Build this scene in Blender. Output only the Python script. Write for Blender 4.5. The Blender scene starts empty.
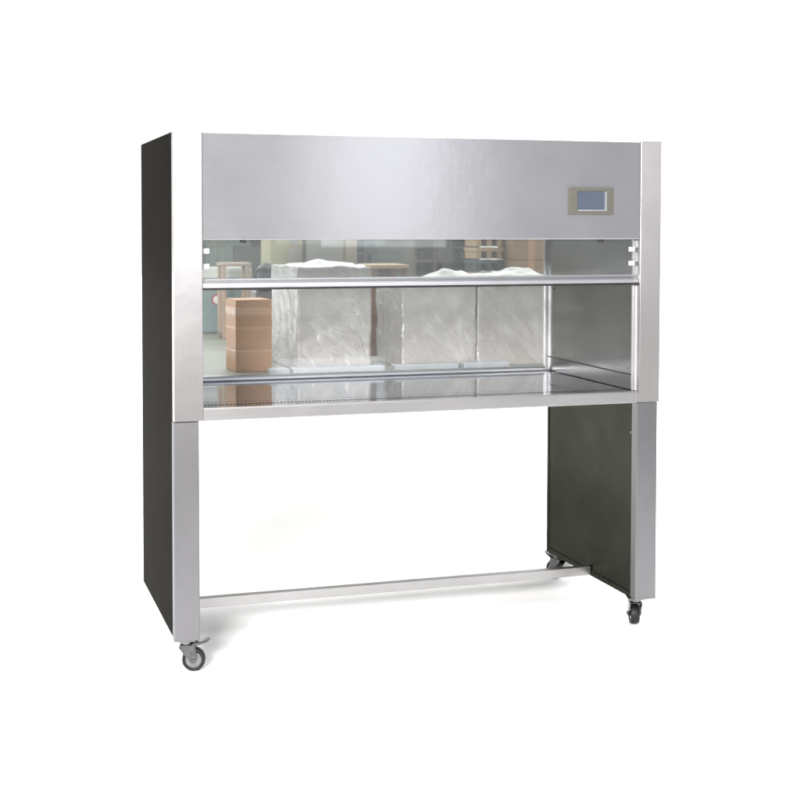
import bpy, bmesh, math, random
from mathutils import Vector, Matrix, noise
random.seed(7)
S = bpy.context.scene
COL = S.collection
R = math.radians

# ------------------------------------------------------------------ materials
def lin(r, g, b):
    def f(c):
        c /= 255.0
        return c / 12.92 if c <= 0.04045 else ((c + 0.055) / 1.055) ** 2.4
    return (f(r), f(g), f(b), 1.0)

class NT:
    def __init__(self, m):
        m.use_nodes = True
        self.t = m.node_tree
        self.t.nodes.clear()
    def n(self, typ, **kw):
        nd = self.t.nodes.new(typ)
        for k, v in kw.items():
            if k.startswith('i_'):
                nd.inputs[k[2:].replace('_', ' ')].default_value = v
            else:
                setattr(nd, k, v)
        return nd
    def l(self, a, ao, b, bi):
        self.t.links.new(a.outputs[ao], b.inputs[bi])
    def math(self, op, a, b=None, clamp=False):
        nd = self.t.nodes.new('ShaderNodeMath'); nd.operation = op; nd.use_clamp = clamp
        for i, v in enumerate((a, b)):
            if v is None: continue
            if isinstance(v, (int, float)): nd.inputs[i].default_value = v
            else: self.t.links.new(v, nd.inputs[i])
        return nd.outputs[0]
    def ramp(self, fac, stops):
        nd = self.t.nodes.new('ShaderNodeValToRGB')
        el = nd.color_ramp.elements
        while len(el) < len(stops): el.new(0.5)
        for e, (p, c) in zip(el, stops):
            e.position = p; e.color = c if len(c) == 4 else (*c, 1)
        self.t.links.new(fac, nd.inputs[0])
        return nd.outputs[0]
    def noise(self, scale_vec, scale=1.0, detail=4.0, rough=0.55, coord='Object', seed=0.0):
        tc = self.n('ShaderNodeTexCoord')
        mp = self.n('ShaderNodeMapping')
        mp.inputs['Scale'].default_value = scale_vec
        mp.inputs['Location'].default_value = (seed, seed * .7, seed * .3)
        self.l(tc, coord, mp, 'Vector')
        nz = self.n('ShaderNodeTexNoise')
        nz.inputs['Scale'].default_value = scale
        nz.inputs['Detail'].default_value = detail
        nz.inputs['Roughness'].default_value = rough
        self.l(mp, 'Vector', nz, 'Vector')
        return nz.outputs[0]
    def out(self, sh):
        o = self.n('ShaderNodeOutputMaterial')
        self.t.links.new(sh, o.inputs['Surface'])

def mixc(nt, fac, a, b):
    nd = nt.n('ShaderNodeMix'); nd.data_type = 'RGBA'
    for sock, v in ((nd.inputs[0], fac), (nd.inputs[6], a), (nd.inputs[7], b)):
        if hasattr(v, 'node'): nt.t.links.new(v, sock)
        else: sock.default_value = v
    return nd.outputs[2]

def steel(name, base, brush='x', rough=0.3, aniso=0.7, streak=0.06, smudge=0.06, tint=1.0):
    """brushed stainless steel; brush = axis the grain runs along"""
    m = bpy.data.materials.new(name); nt = NT(m)
    sc = {'x': (2.0, 620, 620), 'z': (620, 620, 2.0), 'y': (620, 2.0, 620)}[brush]
    fine = nt.noise(sc, 1.0, 5.0, 0.65)
    big = nt.noise((1, 1, 1), 5.0, 4.0, 0.6, seed=3.1)
    p = nt.n('ShaderNodeBsdfPrincipled')
    lo = tuple(c * (1 - streak) for c in base[:3]) + (1,)
    hi = tuple(min(1, c * (1 + streak)) for c in base[:3]) + (1,)
    f1 = nt.ramp(fine, [(0.3, (0, 0, 0)), (0.7, (1, 1, 1))])
    c1 = mixc(nt, f1, lo, hi)
    f2 = nt.ramp(big, [(0.35, (0, 0, 0)), (0.7, (1, 1, 1))])
    lo2 = nt.n('ShaderNodeMix'); lo2.data_type = 'RGBA'; lo2.blend_type = 'MULTIPLY'
    lo2.inputs[0].default_value = 1.0
    nt.t.links.new(c1, lo2.inputs[6])
    nt.t.links.new(mixc(nt, f2, (1 - smudge,) * 3 + (1,), (1, 1, 1, 1)), lo2.inputs[7])
    nt.t.links.new(lo2.outputs[2], p.inputs['Base Color'])
    p.inputs['Metallic'].default_value = 1.0
    rr = nt.math('ADD', nt.math('MULTIPLY', fine, 0.06), rough - 0.03)
    rr = nt.math('ADD', rr, nt.math('MULTIPLY', big, 0.06))
    nt.t.links.new(rr, p.inputs['Roughness'])
    p.inputs['Anisotropic'].default_value = aniso
    p.inputs['Specular Tint'].default_value = (tint, tint, tint, 1)
    tv = nt.n('ShaderNodeCombineXYZ')
    v = {'x': (0, 0.2, 1), 'z': (1, 0.2, 0), 'y': (1, 0, 0.2)}[brush]
    for i in range(3): tv.inputs[i].default_value = v[i]
    nt.l(tv, 0, p, 'Tangent')
    bp = nt.n('ShaderNodeBump'); bp.inputs['Strength'].default_value = 0.03; bp.inputs['Distance'].default_value = 0.0008
    nt.t.links.new(fine, bp.inputs['Height'])
    wv = nt.n('ShaderNodeBump'); wv.inputs['Strength'].default_value = 0.16; wv.inputs['Distance'].default_value = 0.006
    nt.t.links.new(big, wv.inputs['Height'])
    nt.l(bp, 0, wv, 'Normal')
    nt.l(wv, 0, p, 'Normal')
    nt.out(p.outputs[0])
    return m

def plain(name, col, rough=0.5, metallic=0.0, var=0.12, scale=9.0, spec=0.5, bump=0.0, stretch=(1, 1, 1), coat=0.0):
    m = bpy.data.materials.new(name); nt = NT(m)
    nz = nt.noise(stretch, scale, 5.0, 0.6, seed=random.random() * 9)
    p = nt.n('ShaderNodeBsdfPrincipled')
    f = nt.ramp(nz, [(0.3, (0, 0, 0)), (0.7, (1, 1, 1))])
    a = tuple(c * (1 - var) for c in col[:3]) + (1,); b = tuple(min(1, c * (1 + var)) for c in col[:3]) + (1,)
    nt.t.links.new(mixc(nt, f, a, b), p.inputs['Base Color'])
    p.inputs['Metallic'].default_value = metallic
    p.inputs['Specular IOR Level'].default_value = spec
    p.inputs['Coat Weight'].default_value = coat
    p.inputs['Coat Roughness'].default_value = 0.15
    nt.t.links.new(nt.math('ADD', nt.math('MULTIPLY', nz, 0.16), rough - 0.08), p.inputs['Roughness'])
    if bump:
        bp = nt.n('ShaderNodeBump'); bp.inputs['Strength'].default_value = bump; bp.inputs['Distance'].default_value = 0.004
        nt.t.links.new(nz, bp.inputs['Height']); nt.l(bp, 0, p, 'Normal')
    nt.out(p.outputs[0])
    return m

def glass(name, tint, refl=1.0, haze=0.0):
    """thin clear pane: tinted see-through plus a Fresnel reflection"""
    m = bpy.data.materials.new(name); nt = NT(m)
    tr = nt.n('ShaderNodeBsdfTransparent'); tr.inputs[0].default_value = tint
    gl = nt.n('ShaderNodeBsdfGlossy'); gl.inputs['Roughness'].default_value = 0.02
    gl.inputs[0].default_value = (1, 1, 1, 1)
    fr = nt.n('ShaderNodeFresnel'); fr.inputs[0].default_value = 1.5
    mx = nt.n('ShaderNodeMixShader')
    nt.t.links.new(nt.math('MULTIPLY', fr.outputs[0], refl, True), mx.inputs[0])
    nt.l(tr, 0, mx, 1); nt.l(gl, 0, mx, 2)
    res = mx.outputs[0]
    if haze:
        df = nt.n('ShaderNodeBsdfDiffuse'); df.inputs[0].default_value = (0.8, 0.82, 0.82, 1)
        sm = nt.noise((1, 1, 2.5), 3.0, 5.0, 0.6, seed=4)
        m2 = nt.n('ShaderNodeMixShader')
        nt.t.links.new(nt.math('MULTIPLY', sm, haze), m2.inputs[0])
        nt.t.links.new(res, m2.inputs[1]); nt.l(df, 0, m2, 2)
        res = m2.outputs[0]
    nt.out(res)
    return m

M = {}
M['panel'] = steel('brushed_steel_panel', (0.56, 0.555, 0.575), 'x', 0.28, 0.7, streak=0.04)
M['post'] = steel('brushed_steel_upright', (0.60, 0.575, 0.58), 'z', 0.26, 0.65, streak=0.03, smudge=0.03)
M['leg'] = steel('satin_steel_leg', (0.205, 0.202, 0.21), 'z', 0.42, 0.4, streak=0.04)
M['dark'] = steel('side_steel_dark_reflect', lin(77, 78, 72), 'z', 0.30, 0.4, streak=0.14, smudge=0.18, tint=0.34)  # reflection of dark surroundings put into the steel's base colour and tint
M['outer'] = steel('outer_steel_dark_reflect', lin(66, 62, 54), 'z', 0.32, 0.4, streak=0.14, smudge=0.20, tint=0.16)  # same stainless; the dark it mirrors is painted into its colour
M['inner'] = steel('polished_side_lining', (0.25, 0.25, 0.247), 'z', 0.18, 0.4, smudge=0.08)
M['alu'] = steel('anodised_aluminium', (0.74, 0.74, 0.77), 'x', 0.30, 0.2, streak=0.03)
M['bar'] = steel('satin_steel_bar', (0.50, 0.49, 0.49), 'x', 0.34, 0.4)
M['zinc'] = plain('zinc_plated_steel', (0.20, 0.20, 0.21, 1), 0.22, 1.0, 0.2, 60)
M['darkzinc'] = plain('dark_pressed_steel', (0.11, 0.11, 0.108, 1), 0.18, 1.0, 0.25, 60)
M['rubber'] = plain('grey_rubber', lin(22, 22, 24), 0.5, 0, 0.15, 70, 0.3)
M['black'] = plain('black_rubber', (0.012, 0.012, 0.013, 1), 0.5, 0, 0.2, 40, 0.3)
M['gap'] = plain('shadow_gap_gasket', (0.03, 0.03, 0.03, 1), 0.6, 0, 0.2, 40, 0.3)
M['bezel'] = plain('olive_grey_plastic', lin(82, 80, 74), 0.55, 0, 0.05, 90, 0.2)
M['whiteplastic'] = plain('white_plastic', (0.38, 0.38, 0.40, 1), 0.4, 0, 0.04, 30)
M['glass'] = glass('clear_glass', (0.92, 0.935, 0.93, 1), 1.0, 0.06)  # haze paints pale milky reflections into the rear pane
M['sashglass'] = glass('sash_glass', (0.89, 0.91, 0.90, 1), 1.0, 0.03)
M['card'] = plain('brown_cardboard', lin(174, 128, 90), 0.55, 0, 0.10, 5, 0.4, 0.15, (1, 1, 12), 0.2)
M['cardorange'] = plain('orange_cardboard', lin(156, 132, 108), 0.6, 0, 0.14, 8, 0.3, 0.1, (1, 1, 6))
M['wood'] = plain('raw_pine', lin(182, 154, 122), 0.6, 0, 0.18, 14, 0.3, 0.1, (1, 14, 14))
M['wooddark'] = plain('brown_wood', lin(116, 82, 58), 0.6, 0, 0.25, 14, 0.3, 0.1, (14, 14, 1))
M['wooddk'] = plain('dark_wood_inside', lin(58, 46, 38), 0.7, 0, 0.25, 14, 0.2)
M['rackpaint'] = plain('pinkish_beige_paint', lin(156, 136, 120), 0.5, 0, 0.1, 20)
M['teal'] = plain('teal_paint', lin(112, 126, 127), 0.45, 0, 0.12, 10)
M['sage'] = plain('grey_green_paint', lin(94, 103, 99), 0.5, 0, 0.15, 8)
M['sagedark'] = plain('dark_grey_green_paint', lin(48, 55, 54), 0.5, 0, 0.2, 8)
M['slate'] = plain('blue_grey_paint', lin(64, 78, 84), 0.45, 0, 0.2, 16)
M['cream'] = plain('cream_paint', lin(178, 172, 144), 0.5, 0, 0.06, 6)
M['paledoor'] = plain('pale_grey_paint', lin(166, 163, 158), 0.5, 0, 0.05, 6)
M['beige'] = plain('warm_beige_paint', lin(172, 158, 142), 0.5, 0, 0.06, 6)
M['whitepaint'] = plain('white_paint', (0.55, 0.55, 0.53, 1), 0.45, 0, 0.05, 6)
M['taupe'] = plain('taupe_grey_paint', lin(100, 97, 90), 0.5, 0, 0.14, 9)
M['navy'] = plain('dark_blue_paint', lin(34, 48, 66), 0.35, 0, 0.2, 20)
M['char'] = plain('charcoal_paint', lin(24, 26, 28), 0.4, 0, 0.3, 12)
M['greymetal'] = plain('dull_grey_metal', (0.24, 0.23, 0.22, 1), 0.45, 0.6, 0.2, 20)
M['glare'] = plain('pale_glass_glare', lin(146, 148, 154), 0.4, 0, 0.06, 25, 0.5, 0.3, (1, 1, 4), 0.3)  # colour of the slabs that stand for reflections in the rear glass
M['red'] = plain('dull_red_paint', lin(150, 84, 78), 0.5, 0, 0.1, 20)

def film_material():
    """clear plastic wrap over pale card: faint milky patches, thin diagonal creases"""
    m = bpy.data.materials.new('crinkled_plastic_wrap'); nt = NT(m)
    p = nt.n('ShaderNodeBsdfPrincipled')
    patch = nt.noise((1, 1, 1), 7.0, 4.0, 0.6, seed=1.3)
    tc = nt.n('ShaderNodeTexCoord')
    creases = None
    for ang, sx, sz, sc in ((40, 13, 1.6, 1.3), (58, 17, 2.2, 1.1), (22, 10, 1.5, 1.2)):
        m1 = nt.n('ShaderNodeMapping'); m1.inputs['Rotation'].default_value = (0.15, R(ang), 0.25)
        nt.l(tc, 'Object', m1, 'Vector')
        mp = nt.n('ShaderNodeMapping'); mp.inputs['Scale'].default_value = (sx, 9, sz)
        nt.l(m1, 'Vector', mp, 'Vector')
        w = nt.n('ShaderNodeTexNoise'); w.inputs['Scale'].default_value = sc; w.inputs['Detail'].default_value = 3
        w.inputs['Distortion'].default_value = 0.5
        nt.l(mp, 'Vector', w, 'Vector')
        rid = nt.math('ABSOLUTE', nt.math('SUBTRACT', w.outputs[0], 0.5))
        rid = nt.ramp(rid, [(0.0, (1, 1, 1)), (0.035, (0, 0, 0))])
        creases = rid if creases is None else nt.math('MAXIMUM', creases, rid)
    cm = nt.math('MULTIPLY', creases, nt.ramp(patch, [(0.36, (0.15, 0.15, 0.15)), (0.62, (1, 1, 1))]))
    c = mixc(nt, nt.ramp(patch, [(0.3, (0, 0, 0)), (0.7, (1, 1, 1))]), lin(142, 135, 133), lin(158, 150, 148))
    nt.t.links.new(mixc(nt, nt.math('MULTIPLY', cm, 0.36), c, lin(190, 186, 186)), p.inputs['Base Color'])  # creases lightened in colour too, painting in the film's sheen
    p.inputs['Roughness'].default_value = 0.4
    p.inputs['Coat Weight'].default_value = 0.8
    p.inputs['Coat Roughness'].default_value = 0.22
    h = nt.math('ADD', nt.math('MULTIPLY', patch, 1.2), nt.math('MULTIPLY', cm, 0.35))
    b = nt.n('ShaderNodeBump'); b.inputs['Strength'].default_value = 0.75; b.inputs['Distance'].default_value = 0.010
    nt.t.links.new(h, b.inputs['Height']); nt.l(b, 0, p, 'Normal'); nt.l(b, 0, p, 'Coat Normal')
    nt.out(p.outputs[0])
    return m
M['film'] = film_material()

def worktop_material():
    """mirror-polished steel; rows of drilled holes near the front and rear edges"""
    m = bpy.data.materials.new('polished_perforated_steel'); nt = NT(m)
    tc = nt.n('ShaderNodeTexCoord'); sp = nt.n('ShaderNodeSeparateXYZ'); nt.l(tc, 'Object', sp, 0)
    x, y = sp.outputs[0], sp.outputs[1]
    PX = 0.0105
    fx = nt.math('MULTIPLY', nt.math('SUBTRACT', nt.math('FRACT', nt.math('DIVIDE', x, PX)), 0.5), PX)
    fx = nt.math('LESS_THAN', nt.math('ABSOLUTE', fx), 0.0026)
    holes = None
    for yc, hl in ((0.078, 0.013), (0.628, 0.020)):
        dy = nt.math('LESS_THAN', nt.math('ABSOLUTE', nt.math('SUBTRACT', y, yc)), hl)
        h = nt.math('MULTIPLY', fx, dy)
        holes = h if holes is None else nt.math('MAXIMUM', holes, h)
    for yc in (0.045, 0.135):
        h = nt.math('LESS_THAN', nt.math('ABSOLUTE', nt.math('SUBTRACT', y, yc)), 0.0014)
        holes = nt.math('MAXIMUM', holes, h)
    sm = nt.noise((1, 6, 1), 6.0, 5, 0.6)
    met = nt.n('ShaderNodeBsdfPrincipled')
    nt.t.links.new(mixc(nt, sm, (0.35, 0.38, 0.43, 1), (0.43, 0.46, 0.51, 1)), met.inputs['Base Color'])
    met.inputs['Metallic'].default_value = 1
    nt.t.links.new(nt.math('ADD', nt.math('MULTIPLY', sm, 0.08), 0.03), met.inputs['Roughness'])
    b = nt.n('ShaderNodeBump'); b.inputs['Strength'].default_value = 0.05; b.inputs['Distance'].default_value = 0.003
    nt.t.links.new(sm, b.inputs['Height']); nt.l(b, 0, met, 'Normal')
    hol = nt.n('ShaderNodeBsdfDiffuse'); hol.inputs[0].default_value = (0.012, 0.014, 0.016, 1)
    mx = nt.n('ShaderNodeMixShader'); nt.t.links.new(holes, mx.inputs[0])
    nt.l(met, 0, mx, 1); nt.l(hol, 0, mx, 2)
    nt.out(mx.outputs[0])
    return m
M['worktop'] = worktop_material()

def screen_material():
    m = bpy.data.materials.new('backlit_lcd'); nt = NT(m)
    nz = nt.noise((1, 1, 1), 40, 3, 0.5)
    e = nt.n('ShaderNodeBsdfPrincipled')
    c = mixc(nt, nz, lin(108, 121, 142), lin(120, 132, 150))
    nt.t.links.new(mixc(nt, nz, lin(38, 43, 54), lin(44, 50, 60)), e.inputs['Base Color'])
    nt.t.links.new(c, e.inputs['Emission Color']); e.inputs['Emission Strength'].default_value = 0.45
    e.inputs['Roughness'].default_value = 0.35
    nt.out(e.outputs[0])
    return m
M['screen'] = screen_material()
M['whitefloor'] = plain('white_studio_floor', (0.95, 0.95, 0.95, 1), 0.9, 0, 0.0, 3, 0.0)
M['concrete'] = plain('grey_concrete', lin(128, 128, 124), 0.7, 0, 0.15, 3, 0.3, 0.1)
M['tabletop'] = plain('worn_grey_tabletop', lin(118, 120, 110), 0.5, 0, 0.12, 4, 0.4, 0.05, (1, 3, 1))

# ------------------------------------------------------------------ mesh helpers
def link(name, bm, mat, parent=None, smooth=False):
    me = bpy.data.meshes.new(name)
    bmesh.ops.recalc_face_normals(bm, faces=bm.faces)
    bm.to_mesh(me); bm.free()
    if smooth:
        for p in me.polygons: p.use_smooth = True
    for mm in (mat if isinstance(mat, (list, tuple)) else [mat]):
        me.materials.append(mm)
    o = bpy.data.objects.new(name, me); COL.objects.link(o)
    if parent is not None: o.parent = parent
    return o

def box(bm, x0, x1, y0, y1, z0, z1, bev=0.0, seg=2, mi=0):
    t = bmesh.new()
    bmesh.ops.create_cube(t, size=1)
    for v in t.verts:
        v.co = Vector((x0 + (v.co.x + .5) * (x1 - x0), y0 + (v.co.y + .5) * (y1 - y0), z0 + (v.co.z + .5) * (z1 - z0)))
    if bev:
        bmesh.ops.bevel(t, geom=t.edges[:], offset=bev, segments=seg, affect='EDGES', profile=0.5)
    for f in t.faces: f.material_index = mi
    return merge(bm, t)

def merge(bm, t, mat=None):
    me = bpy.data.meshes.new('tmp'); 
    if mat is not None: bmesh.ops.transform(t, matrix=mat, verts=t.verts)
    t.to_mesh(me); t.free(); bm.from_mesh(me); bpy.data.meshes.remove(me)
    return bm

def one(*a, **k):
    return box(bmesh.new(), *a, **k)

def cyl(bm, c, r0, r1, h, axis='z', seg=32, mi=0):
    t = bmesh.new()
    bmesh.ops.create_cone(t, cap_ends=True, segments=seg, radius1=r0, radius2=r1, depth=h)
    rot = {'z': Matrix(), 'x': Matrix.Rotation(R(90), 4, 'Y'), 'y': Matrix.Rotation(R(-90), 4, 'X')}[axis]
    for f in t.faces: f.material_index = mi
    return merge(bm, t, Matrix.Translation(c) @ rot)

def extrude_profile(bm, pts, axis, a, b):
    """closed profile [(u,v)] pulled along an axis: x -> (y,z), y -> (x,z), z -> (x,y)"""
    def P(u, v, w):
        return {'x': (w, u, v), 'y': (u, w, v), 'z': (u, v, w)}[axis]
    t = bmesh.new()
    A = [t.verts.new(P(u, v, a)) for u, v in pts]; B = [t.verts.new(P(u, v, b)) for u, v in pts]
    n = len(pts)
    t.faces.new(A); t.faces.new(B[::-1])
    for i in range(n): t.faces.new((A[i], A[(i + 1) % n], B[(i + 1) % n], B[i]))
    bmesh.ops.recalc_face_normals(t, faces=t.faces)
    return merge(bm, t)

def frame_pane(bm, axis_x0, axis_x1, z0, z1, y0, y1, w):
    """rectangular picture frame in the xz plane, mitre-free, butted"""
    box(bm, axis_x0, axis_x0 + w, y0, y1, z0, z1, 0.001, 1)
    box(bm, axis_x1 - w, axis_x1, y0, y1, z0, z1, 0.001, 1)
    box(bm, axis_x0 + w, axis_x1 - w, y0, y1, z0, z0 + w, 0.001, 1)
    box(bm, axis_x0 + w, axis_x1 - w, y0, y1, z1 - w, z1, 0.001, 1)
    return bm

def tag(o, label, cat, group=None):
    o['label'] = label; o['category'] = cat
    if group: o['group'] = group
    return o

def empty(name, loc, label, cat, group=None):
    o = bpy.data.objects.new(name, None); COL.objects.link(o); o.location = loc
    o.empty_display_size = 0.05
    return tag(o, label, cat, group)

def struct(o):
    o['kind'] = 'structure'; return o

# ------------------------------------------------------------------ the setting
bm = bmesh.new(); extrude_profile(bm, [(-14, 1.6), (-1.2, -0.85), (2.6, -1.65), (16, -4.5), (16, 30), (-14, 30)], 'z', -0.059, -0.009)
struct(link('floor', bm, M['whitefloor']))
bm = bmesh.new(); box(bm, -14, 16, -14, 4, -0.075, -0.0595)
struct(link('concrete_floor', bm, M['concrete']))

# ------------------------------------------------------------------ the clean bench
W, D, DL = 1.5, 0.69, 0.672
ZT, ZP, ZH, ZWB, ZW = 1.50, 0.697, 1.200, 0.6956, 0.7297
XL, XR = 0.0806, 1.4293          # inner edges of the uprights
IL, IR = 0.0775, 1.4225          # inner faces of the side linings
bench = empty('clean_bench', (0, 0, 0), 'stainless steel laminar flow clean bench with glass sash, standing on four castors', 'clean bench')

# outer side panels, upper cabinet (thin hollow shells closed all round)
def side_shell(xa, xb, y0, y1, z0, z1): return one(xa, xb, y0, y1, z0, z1, 0.0012, 1)
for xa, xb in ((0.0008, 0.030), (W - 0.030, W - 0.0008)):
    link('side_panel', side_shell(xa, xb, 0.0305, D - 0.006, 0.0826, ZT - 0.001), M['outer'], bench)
# linings facing the work space, with the low seam ledge and small screw heads
for sgn, xi, xo in ((1, IL, 0.0312), (-1, IR, W - 0.0312)):
    a, b = sorted((xi, xo))
    bm = one(a, b, 0.040, D - 0.012, 0.7797, ZT - 0.02, 0.001, 1)
    lining = link('side_lining', bm, M['inner'], bench)
    lo = one(a, b, 0.040, D - 0.012, ZW + 0.0015, 0.7772, 0.0008, 1)
    link('skirting_strip', lo, M['inner'], bench)
    for yy in (0.065, 0.62):
        for zz in (0.797, 1.02):
            link('screw', cyl(bmesh.new(), (xi + sgn * 0.0008, yy, zz), 0.0035, 0.0028, 0.0018, 'x', 14), M['zinc'], lining)
    box_bm = one(xi - sgn * 0.004 if sgn > 0 else xi - 0.0005, xi + 0.0005 if sgn > 0 else xi + 0.004, 0.0405, D - 0.013, 0.7773, 0.7796)
    link('seam_gasket', box_bm, M['gap'], lining)

# uprights: folded U sections
def upright(x0, x1, inner_side, z0, z1, depth, mat, name, th=0.0025, brush=None):
    r = 0.0022
    prof = []
    if inner_side == 'right':      # inner lip on +x
        pts = [(x0, depth), (x0, r), (x0 + r * .3, r * .3), (x0 + r, 0), (x1 - r, 0), (x1 - r * .3, r * .3), (x1, r), (x1, depth)]
    else:
        pts = [(x0, depth), (x0, r), (x0 + r * .3, r * .3), (x0 + r, 0), (x1 - r, 0), (x1 - r * .3, r * .3), (x1, r), (x1, depth)]
    bm = bmesh.new(); extrude_profile(bm, pts, 'z', z0, z1)
    return link(name, bm, mat, bench)
upright(0.0, XL, 'right', ZP, ZT, 0.030, M['post'], 'front_upright')
upright(XR, W, 'left', ZP, ZT, 0.030, M['post'], 'front_upright')
# sash tracks just behind the uprights
for x0, x1 in ((0.0565, 0.0795), (W - 0.0795, W - 0.0655)):
    bm = one(x0, x1, 0.0315, 0.0385, ZW + 0.001, ZT - 0.03, 0.001, 1)
    link('sash_track', bm, M['alu'], bench)

# front header panel: folded sheet with a return lip at the bottom
bm = bmesh.new()
y0 = 0.0035
extrude_profile(bm, [(y0 + .002, ZH), (y0, ZH + .002), (y0, ZT - .004), (y0 + .002, ZT - .002), (0.022, ZT - .002), (0.022, ZT - .004), (y0 + .003, ZT - .006), (y0 + .003, ZH + .003), (0.022, ZH + .003), (0.022, ZH)], 'x', XL + .0012, XR - .0012)
header = link('header_panel', bm, M['panel'], bench)
for x in (0.198, 1.307):
    bm = bmesh.new(); cyl(bm, (x, 0.020, ZH - 0.0035), 0.0085, 0.0075, 0.008, 'z', 20)
    link('rubber_stop', bm, M['black'], bench, True)
# touch panel
bz = bmesh.new()
box(bz, 1.189, 1.216, -0.0035, y0, 1.274, 1.356, 0.0012, 2)
box(bz, 1.313, 1.337, -0.0035, y0, 1.274, 1.356, 0.0012, 2)
box(bz, 1.2155, 1.3135, -0.0033, y0, 1.345, 1.3558, 0.001, 2)
box(bz, 1.2155, 1.3135, -0.0033, y0, 1.2742, 1.286, 0.001, 2)
bezel = link('touch_panel', bz, M['bezel'], header)
link('display', one(1.2175, 1.308, -0.0005, y0 - .0002, 1.2895, 1.3445, 0.0003, 1), M['screen'], header)
tr = bmesh.new()
box(tr, 1.3085, 1.3130, -0.0046, y0, 1.2865, 1.3445, 0.0006, 1)
box(tr, 1.2165, 1.3083, -0.0046, y0, 1.2862, 1.2892, 0.0006, 1)
link('bezel_trim', tr, M['alu'], header)

# roof, rear wall above the window, inner ceiling (air diffuser)
link('roof_panel', one(0.0315, W - 0.0315, 0.024, D - 0.002, ZT - 0.003, ZT - 0.0005), M['panel'], bench)
link('rear_panel', one(0.0315, W - 0.0315, D - 0.012, D - 0.002, ZH + 0.012, ZT - 0.0035, 0.001, 1), M['panel'], bench)
link('diffuser_panel', one(IL + .001, IR - .001, 0.045, D - 0.013, ZH + 0.022, ZH + 0.032, 0.001, 1), M['whitepaint'], bench)

# rear window with its posts and rail
YG = 0.680
link('rear_window', one(IL + 0.002, IR - 0.002, YG, YG + 0.005, ZW + 0.002, ZH + 0.0115), M['glass'], bench)
for x0, x1 in ((IL + .0002, IL + .0135), (IR - .0135, IR - .0002)):
    link('window_post', one(x0, x1, YG - .007, YG - .0005, ZW + 0.001, ZH + 0.011, 0.0012, 2), M['alu'], bench)
bm = bmesh.new()
yb, zb = YG - 0.0005, ZW + 0.0006
extrude_profile(bm, [(yb, zb), (yb - .016, zb), (yb - .0175, zb + .002), (yb - .0175, zb + .009), (yb - .014, zb + .014), (yb - .007, zb + .0165), (yb, zb + .0165)], 'x', IL + .0138, IR - .0138)
link('window_rail', bm, M['alu'], bench, False)

# work surface and its folded front edge
link('work_surface', one(IL - 0.002, IR + 0.002, 0.0035, D - 0.004, ZWB + 0.004, ZW, 0.0005, 1), M['worktop'], bench)
bm = bmesh.new()
extrude_profile(bm, [(0.0032, ZWB), (0.0005, ZWB + .003), (0.0005, ZW - .002), (0.0022, ZW + 0.0012), (0.012, ZW + .0012), (0.012, ZW + .0003), (0.0033, ZW + .0002), (0.0033, ZWB + .0035), (0.03, ZWB + .0035), (0.03, ZWB)], 'x', XL + .0008, XR - .0008)
link('work_surface_edge', bm, M['leg'] if False else M['bar'], bench)
link('underside_pan', one(0.032, W - 0.032, 0.032, D - 0.004, ZWB + .0005, ZWB + .0036), M['leg'], bench)

# glass sash with its aluminium handle
sash = link('glass_sash', one(0.060, W - 0.060, 0.0245, 0.0295, 1.064, 1.40), M['sashglass'], bench)
bm = bmesh.new()
ys = 0.0240
extrude_profile(bm, [(ys, 1.0645), (ys - .012, 1.0645), (ys - .0150, 1.0665), (ys - .0150, 1.0735), (ys - .0135, 1.0755),
                     (ys - .0075, 1.0770), (ys - .0065, 1.0785), (ys - .0065, 1.0865), (ys - .0085, 1.0880), (ys - .0085, 1.0900), (ys - .006, 1.0915), (ys, 1.0915)], 'x', 0.0822, W - 0.0722)
link('sash_handle', bm, M['alu'], sash)
M['groove'] = steel('grey_anodised_groove', (0.34, 0.345, 0.36), 'x', 0.35, 0.2, streak=0.03)
link('handle_groove', one(0.0830, W - 0.0730, ys - .0072, ys - .0060, 1.0786, 1.0866), M['groove'], sash)
link('sash_seal', one(0.0822, W - 0.0722, ys - .0135, ys + .005, 1.0600, 1.0642, 0.0008, 1), M['black'], sash)
for x in (0.0945, 1.4130):
    for z in (1.169, 1.126):
        bm = bmesh.new()
        box(bm, x - .0115, x + .0085, 0.0185, 0.0243, z - .0075, z + .0075, 0.0018, 2)
        cyl(bm, (x - .001, 0.0175, z), 0.0038, 0.0034, 0.0022, 'y', 16)
        link('sash_clamp', bm, M['whiteplastic'], sash)

# base: legs, side panels, cross bar
ZB = 0.082
upright(-0.002, 0.069, 'right', ZB, ZP - .0026, 0.0302, M['leg'], 'front_leg')
upright(1.4215, W - 0.007, 'left', ZB, ZP - .0016, 0.0302, M['leg'], 'front_leg')
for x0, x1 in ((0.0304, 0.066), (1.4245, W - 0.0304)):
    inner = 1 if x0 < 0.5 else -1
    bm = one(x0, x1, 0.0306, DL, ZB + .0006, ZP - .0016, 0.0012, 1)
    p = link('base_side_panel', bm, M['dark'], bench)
    xi = x1 if inner > 0 else x0
    lip = bmesh.new()
    a, b = sorted((xi + inner * .0001, xi + inner * .0028))
    box(lip, a, b, 0.0308, DL - .001, ZB + .0005, ZB + .018, 0.0008, 1)
    box(lip, a, b, 0.0308, DL - .001, ZP - .028, ZP - .0025, 0.0008, 1)
    box(lip, a, b, 0.0308, 0.040, ZB + .0185, ZP - .0285, 0.0008, 1)
    box(lip, a, b, DL - .016, DL - .001, ZB + .0185, ZP - .0285, 0.0008, 1)
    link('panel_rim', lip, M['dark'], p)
    for yy, zz in ((0.0355, 0.60), (DL - .008, 0.17), (0.0355, 0.16)):
        link('rivet', cyl(bmesh.new(), (xi + inner * .0032, yy, zz), 0.0032, 0.0026, 0.0014, 'x', 12), M['zinc'], p)
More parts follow.
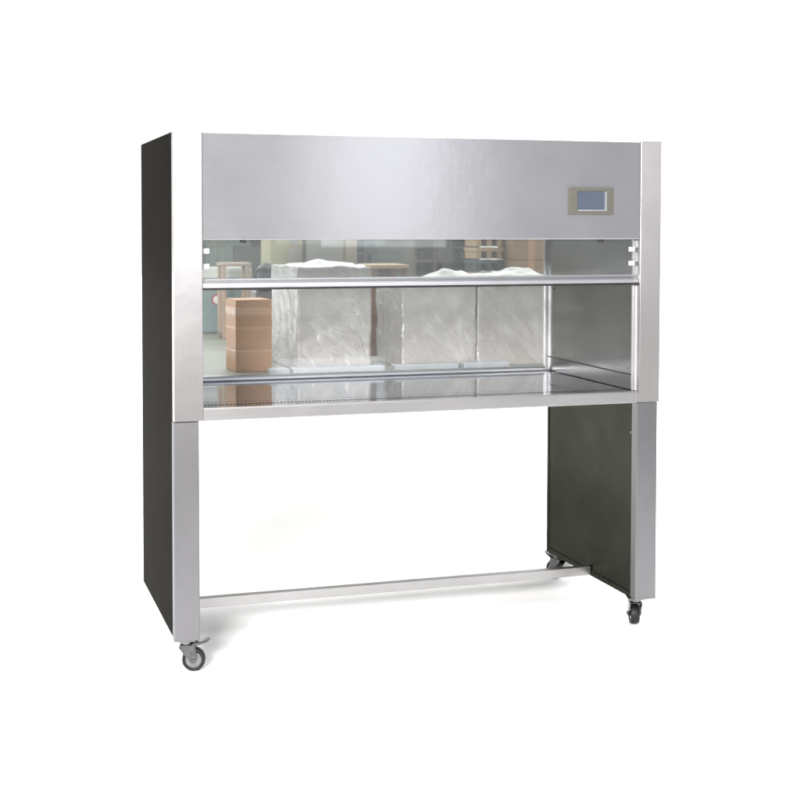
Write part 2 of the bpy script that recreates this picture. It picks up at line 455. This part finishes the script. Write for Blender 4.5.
link('cross_bar', one(0.0665, 1.4213, 0.311, 0.338, ZB + .002, ZB + .031, 0.0015, 2), M['bar'], bench)

# castors
def make_castor():
    c = bpy.data.objects.new('castor', None); COL.objects.link(c); c.parent = bench
    bm = bmesh.new(); box(bm, -.026, .026, -.026, .026, -.004, -.0002, 0.001, 1)
    link('mounting_plate', bm, M['zinc'], c)
    bm = bmesh.new()
    cyl(bm, (0, 0, -.0085), .0195, .0225, .009, 'z', 36); cyl(bm, (0, 0, -.0145), .016, .0195, .003, 'z', 36)
    link('swivel_ring', bm, M['zinc'], c, False)
    off = -0.020
    zc = -ZB - 0.009 + 0.0325
    fk = bmesh.new()
    for s in (-1, 1):
        yA, yB = sorted((s * .0165, s * .0190))
        pts = [(off - .007, zc - .007), (off - .0105, zc + .003), (-.026, -.022), (-.024, -.0155), (.018, -.0155), (.020, -.023), (off + .013, zc + .001), (off + .007, zc - .007)]
        extrude_profile(fk, pts, 'y', yA, yB)
    box(fk, -.0205, .0185, -.0163, .0163, -.0185, -.0158, 0.0008, 1)
    link('fork', fk, M['darkzinc'], c)
    wl = bmesh.new()
    prof = [(-.0135, .0225), (-.0135, .0300), (-.0105, .0320), (-.004, .0325), (.004, .0325), (.0105, .0320), (.0135, .0300), (.0135, .0225)]
    seg = 40
    rings = []
    for k in range(seg):
        an = 2 * math.pi * k / seg
        rings.append([wl.verts.new((off + r * math.cos(an), y, zc + r * math.sin(an))) for y, r in prof])
    n = len(prof)
    for k in range(seg):
        A, B = rings[k], rings[(k + 1) % seg]
        for i in range(n):
            wl.faces.new((A[i], A[(i + 1) % n], B[(i + 1) % n], B[i]))
    w = link('wheel', wl, M['rubber'], c, True)
    hb = bmesh.new()
    cyl(hb, (off, 0, zc), .0227, .0227, .0235, 'y', 36)
    link('hub', hb, M['zinc'], w)
    ax = bmesh.new(); cyl(ax, (off, 0, zc), .0055, .0055, .046, 'y', 6); cyl(ax, (off, 0, zc), .0082, .0082, .0402, 'y', 24)
    link('axle_bolt', ax, M['darkzinc'], c)
    pd = bmesh.new()
    pts = [(-.014, -.0150), (-.014, -.0122), (-.036, -.0075), (-.066, .0005), (-.0665, -.0020), (-.060, -.0100), (-.044, -.0150), (-.026, -.0180)]
    t = bmesh.new(); extrude_profile(t, pts, 'y', -.014, .014)
    for v in t.verts:
        k = max(0.0, (-v.co.x - .03) / .036); v.co.y *= (1.15 - .75 * k)
    merge(pd, t)
    bmesh.ops.bevel(pd, geom=pd.edges[:], offset=0.0008, segments=1, affect='EDGES')
    link('brake_pedal', pd, M['darkzinc'], c)
    return c
def copy_tree(o, parent):
    c = o.copy(); COL.objects.link(c); c.parent = parent
    for ch in list(o.children): copy_tree(ch, c)
    return c
c0 = make_castor()
spots = [(0.036, 0.030, R(166)), (1.443, 0.040, R(-108)), (1.450, DL - 0.045, R(-70)), (0.060, DL - 0.090, R(200))]
for i, (x, y, a) in enumerate(spots):
    c = c0 if i == 0 else copy_tree(c0, bench)
    c.location = (x, y, ZB); c.rotation_euler = (0, 0, a)

# ------------------------------------------------------------------ goods on the table behind the glass
ZTB = 0.7365
table = empty('packing_table', (0.9, 1.9, 0), 'worn grey topped table behind the rear glass, carrying the cartons', 'table')
def rel(o, par):
    o.parent = par; o.matrix_parent_inverse = Matrix.Translation(-Vector(par.location)); return o
bm = bmesh.new()
extrude_profile(bm, [(0.085, 0.716), (1.62, 0.716), (1.98, 1.75), (1.66, 2.86), (1.0, 2.92), (0.98, 3.28), (0.40, 3.28)], 'z', ZTB - 0.05, ZTB)
rel(link('tabletop', bm, M['tabletop']), table)
for x, y in ((0.13, 0.78), (1.54, 0.78), (0.45, 3.20), (1.79, 1.37)):
    rel(link('leg', one(x - .022, x + .022, y - .022, y + .022, -0.0085, ZTB - .0505, .003, 1), M['whitepaint']), table)

def wrapped(name, x0, x1, y0, y1, h, seed, peaks, label):
    """tall carton in loose crinkled plastic film"""
    e = empty(name, ((x0 + x1) / 2, (y0 + y1) / 2, ZTB), label, 'carton', 'film wrapped cartons behind the glass')
    cx, cy = e.location.x, e.location.y
    t = bmesh.new(); bmesh.ops.create_cube(t, size=1)
    bmesh.ops.subdivide_edges(t, edges=t.edges[:], cuts=34, use_grid_fill=True)
    for v in t.verts:
        n = Vector(v.co) * 2
        top = n.z > 0.98
        p = Vector((v.co.x * (x1 - x0), v.co.y * (y1 - y0), (v.co.z + .5) * h))
        # round the vertical corners slightly and let the film wander in and out
        q = p * 9 + Vector((seed, seed * 2, 0))
        k = noise.fractal(q, 1.0, 2.0, 4) * 0.0045
        d = Vector((n.x if abs(n.x) > .98 else 0, n.y if abs(n.y) > .98 else 0, 0))
        fold = math.sin((p.x + p.y) * 46 - p.z * 52 + noise.noise(q * .6) * 6) * 0.0008
        p += d * (k + fold)
        if n.z > 0.9:
            up = noise.fractal(p * 13 + Vector((seed, 0, 0)), 1.0, 2.0, 4) * 0.007
            for (ux, uy, hh, w) in peaks:
                r = math.hypot((v.co.x - ux) * 1.0, (v.co.y - uy) * .9)
                up += hh * max(0.0, 1 - r / w) ** 1.4
            p.z += up * min(1, (n.z - .9) / .1)
        v.co = p
    o = link('plastic_wrap', t, M['film'], e, True)
    link('carton_core', one(-(x1 - x0) / 2 + .012, (x1 - x0) / 2 - .012, -(y1 - y0) / 2 + .012, (y1 - y0) / 2 - .012, 0.001, h - .03), M['card'], e)
    return e
wrapped('wrapped_carton', 0.543, 0.803, 0.79, 1.20, 0.360, 3.0, [(-.1, -.2, .012, .5), (.1, .1, .016, .6)],
        'pale film-wrapped carton directly right of the brown cardboard box')
wrapped('wrapped_carton', 0.918, 1.195, 0.79, 1.10, 0.296, 9.0, [(.16, -.2, .045, .62), (.20, -.25, .012, .16), (.42, -.2, .022, .4), (.3, .3, .02, .4)],
        'film-wrapped carton with its film pulled up to a peak, right of the thin wooden post')
wrapped('wrapped_carton', 1.204, 1.50, 0.80, 1.12, 0.302, 17.0, [(.10, -.1, .042, .66), (.3, -.2, .020, .4), (-.3, .2, .015, .4)],
        'pale film-wrapped carton at the right, next to the bright rear corner post')

# brown carton
e = empty('cardboard_box', (0.400, 0.925, ZTB), 'tall brown cardboard box wrapped in clear tape, standing on the grey tabletop', 'box')
e.rotation_euler = (0, 0, R(3))
link('box_body', one(-.064, .064, -.070, .070, 0.0005, .246, 0.0025, 2), M['card'], e)
bm = bmesh.new()
box(bm, -.0646, .0646, -.0706, .0706, .196, .222); box(bm, -.0646, .0646, -.0706, .0706, .148, .154); box(bm, -.0646, .0646, -.0706, .0706, .070, .076)
M['tape'] = plain('packing_tape', lin(186, 146, 114), 0.35, 0, 0.08, 20, 0.4, 0.2, (1, 1, 6), 0.3)
link('tape_band', bm, M['tape'], e)
bm = bmesh.new(); box(bm, -.062, -.0005, -.068, .068, .2465, .2482); box(bm, .0005, .062, -.068, .068, .2465, .2482)
link('flap', bm, M['card'], e)

# low pale slabs added to imitate milky reflections in the rear glass
for x0, x1, h, lab in ((0.432, 0.500, .033, 'smallest added pale grey glare pack, at the foot of the brown box'),
                       (0.512, 0.836, .032, 'long added pale grey glare pack below the carton right of the brown box'),
                       (0.872, 1.108, .030, 'added pale grey glare pack at the foot of the middle wrapped carton'),
                       (1.126, 1.300, .034, 'striped added pale grey glare pack by the gap between the two right-hand wrapped cartons')):
    bm = bmesh.new()
    z = ZTB + .0005
    while z < ZTB + h - .01:
        box(bm, x0 + random.uniform(0, .002), x1 - random.uniform(0, .002), 0.722 + random.uniform(0, .002), 0.775, z, z + .0215, 0.004, 3); z += .0302
    tag(link('glare_pack', bm, M['glare']), lab, 'foam pack', 'low pale glare packs along the rear window')

# open wooden crate between the wrapped cartons
e = empty('wooden_crate', (1.03, 1.34, ZTB), 'open wooden crate with pale top board between two film-wrapped cartons', 'crate')
link('post', one(-.072, -.050, -.05, -.028, 0.0005, .337, .001, 1), M['wooddark'], e)
link('post', one(.052, .072, -.05, -.028, 0.0005, .337, .001, 1), M['wooddark'], e)
link('post', one(-.072, -.050, .10, .122, 0.0005, .337, .001, 1), M['wooddark'], e)
link('post', one(.052, .072, .10, .122, 0.0005, .337, .001, 1), M['wooddark'], e)
link('top_board', one(-.078, .078, -.056, .128, .3375, .352, .0015, 1), M['wood'], e)
link('back_board', one(-.0495, .0515, .105, .115, .01, .336), M['wooddk'], e)
link('shelf', one(-.0495, .0515, -.045, .104, .10, .112), M['wooddk'], e)

# ribbed grey-green locker at the far left
e = empty('locker', (0.70, 3.12, ZTB), 'ribbed grey-green metal locker at the far left end of the table', 'locker')
bm = one(-.26, .22, -.05, .12, .0005, .50, .003, 1)
for i in range(11):
    x = -.25 + i * .043
    box(bm, x, x + .016, -.060, -.0505, .03, .48, .002, 1)
link('locker_body', bm, M['sage'], e)
link('top_rail', one(-.20, .02, -.070, -.0605, .395, .405, .002, 1), M['taupe'], e)
link('dark_plate', one(.06, .20, -.072, -.0605, .22, .40, .002, 1), M['sagedark'], e)  # dark plate standing proud of the locker front
bm = bmesh.new(); cyl(bm, (.175, -.085, .43), .03, .03, .05, 'y', 20)
link('motor_cover', bm, M['char'], e)

# low teal worktable with a pale top
e = empty('teal_cabinet', (0.625, 2.66, ZTB), 'low teal cabinet with pale top and a round dial in front of the ribbed locker', 'cabinet')
link('cabinet_body', one(-.13, .13, -.06, .08, .0005, .255, .003, 1), M['teal'], e)
link('cabinet_top', one(-.135, .135, -.066, .085, .2555, .305, .003, 1), M['whitepaint'], e)
bm = bmesh.new(); cyl(bm, (-.03, -.064, .155), .026, .026, .008, 'y', 24)
link('dial', bm, M['red'], e)
bm = bmesh.new(); cyl(bm, (-.03, -.0692, .155), .019, .019, .003, 'y', 24)
link('dial_face', bm, M['whitepaint'], e)

# beige wooden rack
e = empty('stand_rack', (0.625, 2.30, ZTB), 'beige four-legged rack with thin posts above the brown cardboard box', 'rack')
for x, y in ((-.062, -.05), (.048, -.05), (-.062, .06), (.048, .06)):
    link('leg', one(x - .008, x + .008, y - .008, y + .008, .0005, .322, .001, 1), M['rackpaint'], e)
link('rack_top', one(-.074, .060, -.062, .072, .3225, .336, .001, 1), M['rackpaint'], e)
link('lower_shelf', one(-.074, .060, -.038, .048, .02, .028, .001, 1), M['greymetal'], e)

# dark blue motor on a charcoal stand
e = empty('blue_motor', (0.675, 1.95, ZTB), 'dark blue motor with a black hose loop on a dark stand behind the brown box', 'motor')
link('motor_stand', one(-.045, .050, -.05, .06, .0005, .225, .004, 1), M['greymetal'], e)
bm = bmesh.new(); cyl(bm, (.014, 0, .278), .040, .040, .09, 'z', 28); cyl(bm, (.014, 0, .333), .040, .018, .02, 'z', 28); cyl(bm, (.014, 0, .229), .046, .046, .008, 'z', 28)
link('motor_body', bm, M['navy'], e)
bm = bmesh.new(); 
t = bmesh.new()
Rm, rm, ns, nr = .042, .0055, 36, 10
vs = [[t.verts.new(((Rm + rm * math.cos(2*math.pi*j/nr)) * math.cos(2*math.pi*i/ns), rm * math.sin(2*math.pi*j/nr), (Rm + rm * math.cos(2*math.pi*j/nr)) * math.sin(2*math.pi*i/ns) * 1.1)) for j in range(nr)] for i in range(ns)]
for i in range(ns):
    for j in range(nr):
        t.faces.new((vs[i][j], vs[(i+1) % ns][j], vs[(i+1) % ns][(j+1) % nr], vs[i][(j+1) % nr]))
merge(bm, t, Matrix.Translation((-.010, -.052, .277)))
link('hose_loop', bm, M['char'], e, True)

# cream electrical cabinet
e = empty('cream_cabinet', (1.01, 2.44, ZTB), 'tall cream electrical cabinet with a pale grey door and a small switch box', 'cabinet')
link('cabinet_body', one(-.205, .150, -.04, .16, .0005, .53, .004, 1), M['cream'], e)
link('door', one(-.035, .140, -.050, -.0405, .02, .51, .003, 1), M['paledoor'], e)
link('side_column', one(.1505, .205, -.055, .16, .0005, .53, .003, 1), M['beige'], e)
link('hinge_strip', one(-.052, -.040, -.047, -.0405, .02, .51, .002, 1), M['sagedark'], e)
link('switch_box', one(-.125, -.072, -.075, -.0405, .315, .395, .004, 2), M['paledoor'], e)
bm = bmesh.new(); cyl(bm, (-.098, -.052, .435), .016, .014, .022, 'y', 20)
link('lamp_cover', bm, M['whiteplastic'], e)

# blue-grey frame rack
e = empty('slate_frame', (1.325, 2.68, ZTB), 'narrow blue-grey machine frame with open bays right of the cream cabinet', 'machine frame')
for x in (-.040, .012, .050):
    link('post', one(x - .008, x + .008, -.03, -.01, .0005, .50, .001, 1), M['slate'], e)
for z in (.28, .36, .46):
    link('crossbar', one(-.048, .058, -.008, .004, z, z + .014, .001, 1), M['sage'], e)
link('back_plate', one(-.050, .060, .03, .05, .0005, .50, .001, 1), M['sagedark'], e)
bm = bmesh.new(); cyl(bm, (.02, -.025, .40), .018, .018, .06, 'z', 18)
link('cylinder', bm, M['slate'], e)

# teal louvred cabinet
e = empty('louvred_cabinet', (1.465, 2.70, ZTB), 'grey-green cabinet with horizontal louvres behind the wooden crate', 'cabinet')
bm = one(-.078, .095, -.02, .12, .0005, .51, .002, 1)
for i in range(15):
    z = .03 + i * .031
    t = bmesh.new(); box(t, -.066, .078, -.028, -.021, 0, .019, .001, 1)
    merge(bm, t, Matrix.Translation((0, 0, z)))
link('cabinet_body', bm, M['sage'], e)
link('corner_post', one(-.092, -.0785, -.03, .12, .0005, .51, .002, 1), M['slate'], e)

# taupe shelf unit
e = empty('shelf_unit', (1.545, 2.24, ZTB), 'taupe metal shelf unit with dark open bays, behind the middle wrapped carton', 'shelf unit')
link('back_plate', one(-.12, .10, .08, .10, .0005, .50, .002, 1), M['taupe'], e)
for x in (-.12, -.02, .09):
    link('upright', one(x, x + .016, -.05, .0795, .0005, .50, .002, 1), M['taupe'], e)
for z in (.06, .25, .335, .475):
    link('shelf', one(-.1035, -.0205, -.045, .079, z, z + .012, .001, 1), M['taupe'], e)
    link('shelf', one(-.0035, .0895, -.045, .079, z, z + .012, .001, 1), M['taupe'], e)
link('drawer', one(-.002, .088, -.052, .07, .3475, .46, .002, 1), M['taupe'], e)
o = tag(link('meter_box', one(1.462, 1.490, 2.20, 2.235, ZTB + .263, ZTB + .385, .002, 1), M['char']), 'small upright charcoal meter box on the taupe shelf', 'box')

# black machine
e = empty('black_machine', (1.535, 1.83, ZTB), 'black machine with a rounded top behind the peak of the middle wrapped carton', 'machine')
link('machine_body', one(-.065, .062, -.05, .10, .0005, .47, .012, 3), M['char'], e)
bm = bmesh.new(); cyl(bm, (-.012, -.065, .385), .020, .020, .03, 'y', 24)
link('spindle', bm, M['navy'], e)
link('control_arm', one(-.060, -.005, -.068, -.0505, .405, .413, .002, 1), M['slate'], e)

# stack of slatted pallets
for i in range(9):
    z = ZTB + .0005 + i * .052
    bm = bmesh.new()
    for dx in (0, .046, .092): box(bm, 1.506 + dx, 1.528 + dx, 1.59, 1.73, z, z + .030, .001, 1)
    box(bm, 1.503, 1.625, 1.585, 1.735, z + .0305, z + .046, .001, 1)
    tag(link('small_pallet', bm, M['wood'] if i % 3 else M['slate']), 'small slatted pallet in the stack between the black machine and the light brown cartons', 'pallet', 'stacked small pallets')

# orange cartons at the right
for i, (z0, z1, lab) in enumerate(((0, .20, 'lowest light brown carton behind the right-hand wrapped carton'), (.201, .36, 'middle light brown carton behind the right-hand wrapped carton'), (.361, .50, 'topmost light brown carton behind the right-hand wrapped carton'))):
    e = empty('brown_carton', (1.71, 1.56, ZTB + z0 + .0005), lab, 'carton', 'light brown cartons stacked on the right')
    link('carton_body', one(-.082 + i * .004, .095 - i * .003, -.06, .12, 0, z1 - z0 - .001, .002, 1), M['cardorange'], e)
    link('tape_band', one(-.01, .02, -.0606, .1206, -.0002, z1 - z0 - .0004), M['tape'], e)

# ------------------------------------------------------------------ light
w = bpy.data.worlds.new('World'); S.world = w; w.use_nodes = True
t = w.node_tree; t.nodes.clear()
class WN(NT):
    def __init__(self, tree): self.t = tree
nt = WN(t)
tc = nt.n('ShaderNodeTexCoord'); sp = nt.n('ShaderNodeSeparateXYZ'); nt.l(tc, 'Generated', sp, 0)
X, Y, Z = sp.outputs
yy = nt.math('ADD', nt.math('MULTIPLY', Y, 0.5), 0.5)
# bright overhead, softer towards the horizon, a darker hall far to the left
elev = nt.ramp(Z, [(0.10, (1.4, 1.4, 1.4)), (0.37, (4.3, 4.3, 4.3))])
front = nt.ramp(yy, [(0.40, (0.64, 0.64, 0.67)), (0.58, (1.4, 1.4, 1.4))])
lowz = nt.ramp(Z, [(0.16, (1, 1, 1)), (0.40, (0, 0, 0))])
left = nt.ramp(nt.math('MULTIPLY', X, -1.0), [(0.22, (0, 0, 0)), (0.40, (1, 1, 1))])
up = mixc(nt, nt.ramp(yy, [(0.40, (0, 0, 0)), (0.58, (1, 1, 1))]), front, elev)
dk = nt.math('MULTIPLY', left, lowz)
res = mixc(nt, dk, up, (0.16, 0.165, 0.15, 1))
bg = nt.n('ShaderNodeBackground'); bg.inputs[1].default_value = 1.0
nt.t.links.new(res, bg.inputs[0])
ow = nt.n('ShaderNodeOutputWorld'); nt.l(bg, 0, ow, 0)

def area(name, loc, target, sx, sy, power, col=(1, 1, 1)):
    l = bpy.data.lights.new(name, 'AREA'); l.shape = 'RECTANGLE'; l.size = sx; l.size_y = sy; l.energy = power; l.color = col
    o = bpy.data.objects.new(name, l); COL.objects.link(o); o.location = loc
    d = Vector(target) - Vector(loc)
    o.rotation_euler = d.to_track_quat('-Z', 'Y').to_euler()
    return o
area('fill_lamp', (-2.3, -5.2, 2.4), (0.9, 0.8, 0.9), 1.6, 1.0, 90, (1.0, 0.98, 0.96))
area('upright_fill_lamp', (0.05, -5.0, 1.93), (0.05, 0, 1.50), 0.35, 1.10, 9.5, (1.0, 0.98, 0.97))  # added lamp with no real window behind it; whitens the left upright's top
area('window_lamp', (2.05, -4.6, 1.80), (0.7, 0, 1.75), 0.80, 1.40, 9.5, (0.93, 0.96, 1.0))
area('overhead_fill_lamp', (0.4, -1.6, 4.2), (0.9, 1.2, 0.6), 3.2, 1.6, 45, (1.0, 0.98, 0.95))  # added overhead lamp that helps lift the floor to white

bpy.data.lights['fill_lamp'].spread = R(50)

# ------------------------------------------------------------------ camera
cam = bpy.data.cameras.new('camera'); co = bpy.data.objects.new('camera', cam); COL.objects.link(co)
f_px, cyp = 1377.34, 279.03
yaw, pitch, roll = 0.3129, 0.0393, 0.0016
fw = Vector((math.sin(yaw) * math.cos(pitch), math.cos(yaw) * math.cos(pitch), -math.sin(pitch)))
rt = Vector((math.cos(yaw), -math.sin(yaw), 0)); up = rt.cross(fw)
r2 = rt * math.cos(roll) + up * math.sin(roll); u2 = up * math.cos(roll) - rt * math.sin(roll)
mw = Matrix((r2, u2, -fw)).transposed().to_4x4(); mw.translation = (-0.5728, -3.7945, 1.2427)
co.matrix_world = mw
cam.sensor_width = 36; cam.lens = f_px / 800 * 36
cam.shift_y = -(400 - cyp) / 800
cam.dof.use_dof = True; cam.dof.focus_distance = 4.25; cam.dof.aperture_fstop = 4.0
cam.clip_start = 0.05; cam.clip_end = 200
S.camera = co

S.view_settings.view_transform = 'Standard'; S.view_settings.look = 'None'
S.view_settings.exposure = 0; S.view_settings.gamma = 1
S.cycles.max_bounces = 10; S.cycles.transparent_max_bounces = 16; S.cycles.glossy_bounces = 6
S.cycles.use_denoising = True
S.cycles.sample_clamp_indirect = 6
